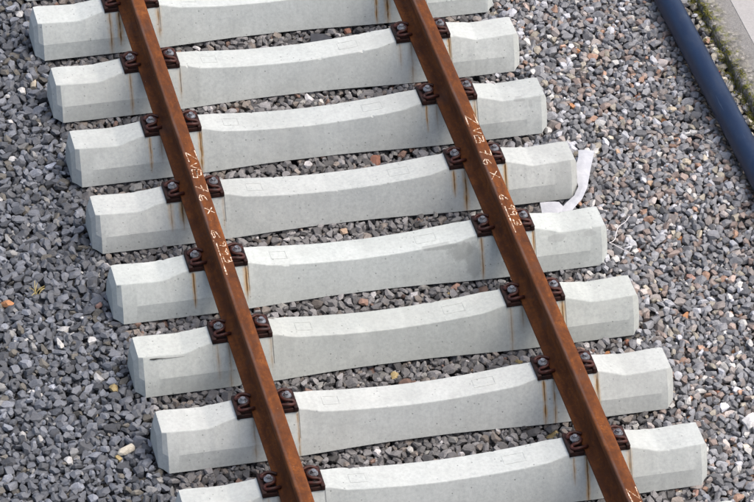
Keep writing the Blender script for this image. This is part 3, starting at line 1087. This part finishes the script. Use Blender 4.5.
shaped_stone('pale_stone', -1.425, 0.625, (0.052, 0.025, 0.021), 0.52, (0.46, 0.42, 0.34), 14, 'long cream coloured stone among the dark ballast left of the second sleeper', 'stone', cuts=24)
shaped_stone('white_stone', 1.636, 0.247, (0.034, 0.031, 0.020), 0.3, (0.55, 0.54, 0.53), 9, 'square white stone at the right edge beside the lower sleepers', 'stone', cuts=7)

# dark slate chip in the gap behind the second sleeper from the top
bm = bmesh.new()
pts = [(0.206, 3.786), (0.274, 3.770), (0.336, 3.806), (0.300, 3.842), (0.222, 3.856)]
zb = 0.018
lo = [bm.verts.new((x, y, zb - .004 + (y - 3.8) * .15)) for x, y in pts]
hi = [bm.verts.new((x * .99 + .0026, y, zb + .010 + (y - 3.8) * .15)) for x, y in pts]
bm.faces.new(lo[::-1]); bm.faces.new(hi)
for i in range(5):
    j = (i + 1) % 5
    bm.faces.new((lo[i], lo[j], hi[j], hi[i]))
bmesh.ops.bevel(bm, geom=bm.edges[:], offset=0.002, segments=1, affect='EDGES')
o = bm_obj('slate_chip', bm, simple_noise_mat('black_slate', (0.018, 0.020, 0.025), (0.035, 0.037, 0.045), 40, 0.6))
tag(o, 'flat black slate chip lying between the two topmost sleepers', 'stone chip')

# white paper strip folded round the end of the fifth sleeper
def paper_material():
    g = G('white_paper')
    n = g.noise(g.coord(), 18.0, 4, 0.6)
    g.bump(n, 0.6, 0.008)
    return g.fin(g.ramp(n, [(0.3, (0.30, 0.31, 0.335)), (0.7, (0.40, 0.405, 0.425))]), 0.7, 0, 0.3)
M_PAPER = paper_material()
def ribbon(name, L, R, mat, parent, th=0.0008):
    V, F = [], []
    cols_ = 5
    n = len(L)
    for layer in (0, -th):
        for a, b in zip(L, R):
            for c in range(cols_):
                t_ = c / (cols_ - 1)
                p = Vector(a).lerp(Vector(b), t_)
                V.append((p.x, p.y, p.z + layer + 0.004 * math.sin(t_ * math.pi)))
    off = n * cols_
    for i in range(n - 1):
        for c in range(cols_ - 1):
            q_ = [i * cols_ + c, i * cols_ + c + 1, (i + 1) * cols_ + c + 1, (i + 1) * cols_ + c]
            F.append(tuple(q_)); F.append(tuple(off + k_ for k_ in reversed(q_)))
    ring_ = [i * cols_ for i in range(n)] + [(n - 1) * cols_ + c for c in range(1, cols_)] + [i * cols_ + cols_ - 1 for i in range(n - 2, -1, -1)] + [c for c in range(cols_ - 2, 0, -1)]
    for a, b in zip(ring_, ring_[1:] + ring_[:1]):
        F.append((a, b, off + b, off + a))
    bm = bmesh.new()
    vs = [bm.verts.new(v) for v in V]
    for f in F: bm.faces.new([vs[k_] for k_ in f])
    return bm_obj(name, bm, mat, parent, smooth=8)
paper = empty('paper_strip', (1.33, 2.25, 0.0))
tag(paper, 'crumpled white paper strip beside the right end of the fifth sleeper', 'paper')
pi_ = Matrix.Translation((-1.33, -2.25, 0))
sub = lambda pts: [tuple(pi_ @ Vector(p)) for p in pts]
ribbon('strip', sub([(1.392, 2.530, .036), (1.372, 2.46, .044), (1.334, 2.38, .038), (1.312, 2.30, .043), (1.303, 2.214, .040), (1.262, 2.152, .030), (1.205, 2.095, .038), (1.150, 2.044, .028)]),
       sub([(1.474, 2.503, .038), (1.449, 2.443, .037), (1.421, 2.376, .045), (1.386, 2.292, .039), (1.346, 2.192, .044), (1.295, 2.112, .034), (1.250, 2.065, .034), (1.198, 2.012, .026)]), M_PAPER, paper)
ribbon('folded_end', sub([(1.066, 2.122, .036), (1.062, 2.085, .034), (1.055, 2.03, .028)]), sub([(1.165, 2.104, .040), (1.178, 2.070, .036), (1.185, 2.02, .026)]), M_PAPER, paper)

# thin white wire on the stones right of the fourth sleeper
wm = simple_noise_mat('white_wire', (0.46, 0.43, 0.43), (0.56, 0.54, 0.54), 30, 0.5)
wp = [(1.506, 1.938), (1.470, 1.893), (1.425, 1.860), (1.398, 1.815), (1.374, 1.761), (1.352, 1.742), (1.336, 1.732), (1.352, 1.715), (1.394, 1.667), (1.431, 1.621)]
V, F = tube(smooth_path([(x, y, max(0.022, surf(x, y, 4) + 0.012)) for x, y in wp], 5), 0.0024, 6)
o = mesh_obj('wire', V, F, wm, smooth=60)
tag(o, 'thin white bent wire on the stones at the right end of the fourth sleeper', 'wire')

# dry sprig among the dark stones on the left
sprig_m = simple_noise_mat('dry_straw', (0.26, 0.20, 0.07), (0.42, 0.34, 0.14), 60, 0.8)
sp_ = empty('dry_sprig', (-1.645, 1.93, 0.0))
tag(sp_, 'small dry straw coloured sprig among the dark stones at the left', 'plant')
rs = random.Random(8)
z0 = surf(-1.645, 1.93, 4)
for i in range(7):
    a = rs.uniform(0, 6.28); l = rs.uniform(.03, .06)
    p0 = Vector((rs.uniform(-.01, .01), rs.uniform(-.01, .01), z0 - .005))
    p1 = p0 + Vector((math.cos(a) * l * .4, math.sin(a) * l * .4, l * .5))
    p2 = p1 + Vector((math.cos(a) * l * .7, math.sin(a) * l * .7, l * .1))
    V, F = tube(smooth_path([p0, p1, p2], 4), [0.0022 - 0.0001 * q_ for q_ in range(9)], 5)
    mesh_obj('stem', V, F, sprig_m, sp_)

# moss cushions and a few small red weeds at the foot of the platform edge
def leaf_mass(name, spots, mat, seed, parent=None, n_per=70):
    r = random.Random(seed)
    V, F = [], []
    for (x, y, z, rad, hgt) in spots:
        for i in range(int(n_per * rad / 0.02)):
            a = r.uniform(0, 6.283); q_ = rad * math.sqrt(r.random())
            px_, py_ = x + math.cos(a) * q_, y + math.sin(a) * q_ * 1.5
            pz_ = z + hgt * (1 - (q_ / rad) ** 2) * r.uniform(0.5, 1.0)
            s = r.uniform(0.003, 0.0065)
            d = Vector((r.gauss(0, 1), r.gauss(0, 1), abs(r.gauss(0.4, .8)))).normalized()
            e = d.cross(Vector((r.gauss(0, 1), r.gauss(0, 1), r.gauss(0, 1)))).normalized() * s * .4
            b_ = len(V)
            c_ = Vector((px_, py_, pz_))
            V += [c_ - e, c_ + e, c_ + d * s + e * .5, c_ + d * s * 1.4, c_ + d * s - e * .5]
            F.append((b_, b_ + 1, b_ + 2, b_ + 3, b_ + 4))
    return mesh_obj(name, V, F, mat, parent)
moss_m = simple_noise_mat('moss_green', (0.055, 0.062, 0.014), (0.21, 0.195, 0.05), 30, 0.9, spec=0.1)
rm = random.Random(21)
spots = []
for i in range(330):
    y = rm.uniform(1.2, 5.0)
    dens = mnoise.noise(Vector((y * 2.2, 3.3, 0)))
    if dens < -0.15 and rm.random() < .8: continue
    x = rm.gauss(2.432, 0.017)
    spots.append((x, y, (0.058 if x > 2.442 else surf(min(x, 2.435), y, 3) - .002), rm.uniform(.006, .022), rm.uniform(.005, .014)))
o = leaf_mass('moss', spots, moss_m, 5)
tag(o, 'yellow green moss along the foot of the platform edge', 'moss', kind='stuff')
red_m = simple_noise_mat('reddish_leaf', (0.22, 0.05, 0.04), (0.40, 0.12, 0.10), 40, 0.7)
for (x, y, lab, n_) in ((2.352, 3.105, 'small reddish weed between blue pipe and mossy platform edge, nearer the top', 8), (2.338, 2.40, 'tiny crimson weed beside the blue pipe at the right edge', 5)):
    w_ = empty('red_weed', (x, y, surf(x, y, 3)))
    tag(w_, lab, 'weed', 'red weeds by the pipe')
    for i in range(n_):
        a = 6.283 * i / n_ + rm.uniform(-.3, .3)
        l = rm.uniform(.018, .034)
        d = Vector((math.cos(a), math.sin(a), rm.uniform(.3, .7)))
        e = Vector((-math.sin(a), math.cos(a), 0)) * l * .22
        p0 = Vector((0, 0, .004))
        V = [p0, p0 + d * l * .5 + e, p0 + d * l, p0 + d * l * .5 - e, p0 + d * l * .5 + Vector((0, 0, -.002))]
        mesh_obj('leaf', V, [(0, 1, 4), (0, 4, 3), (1, 2, 4), (4, 2, 3)], red_m, w_)
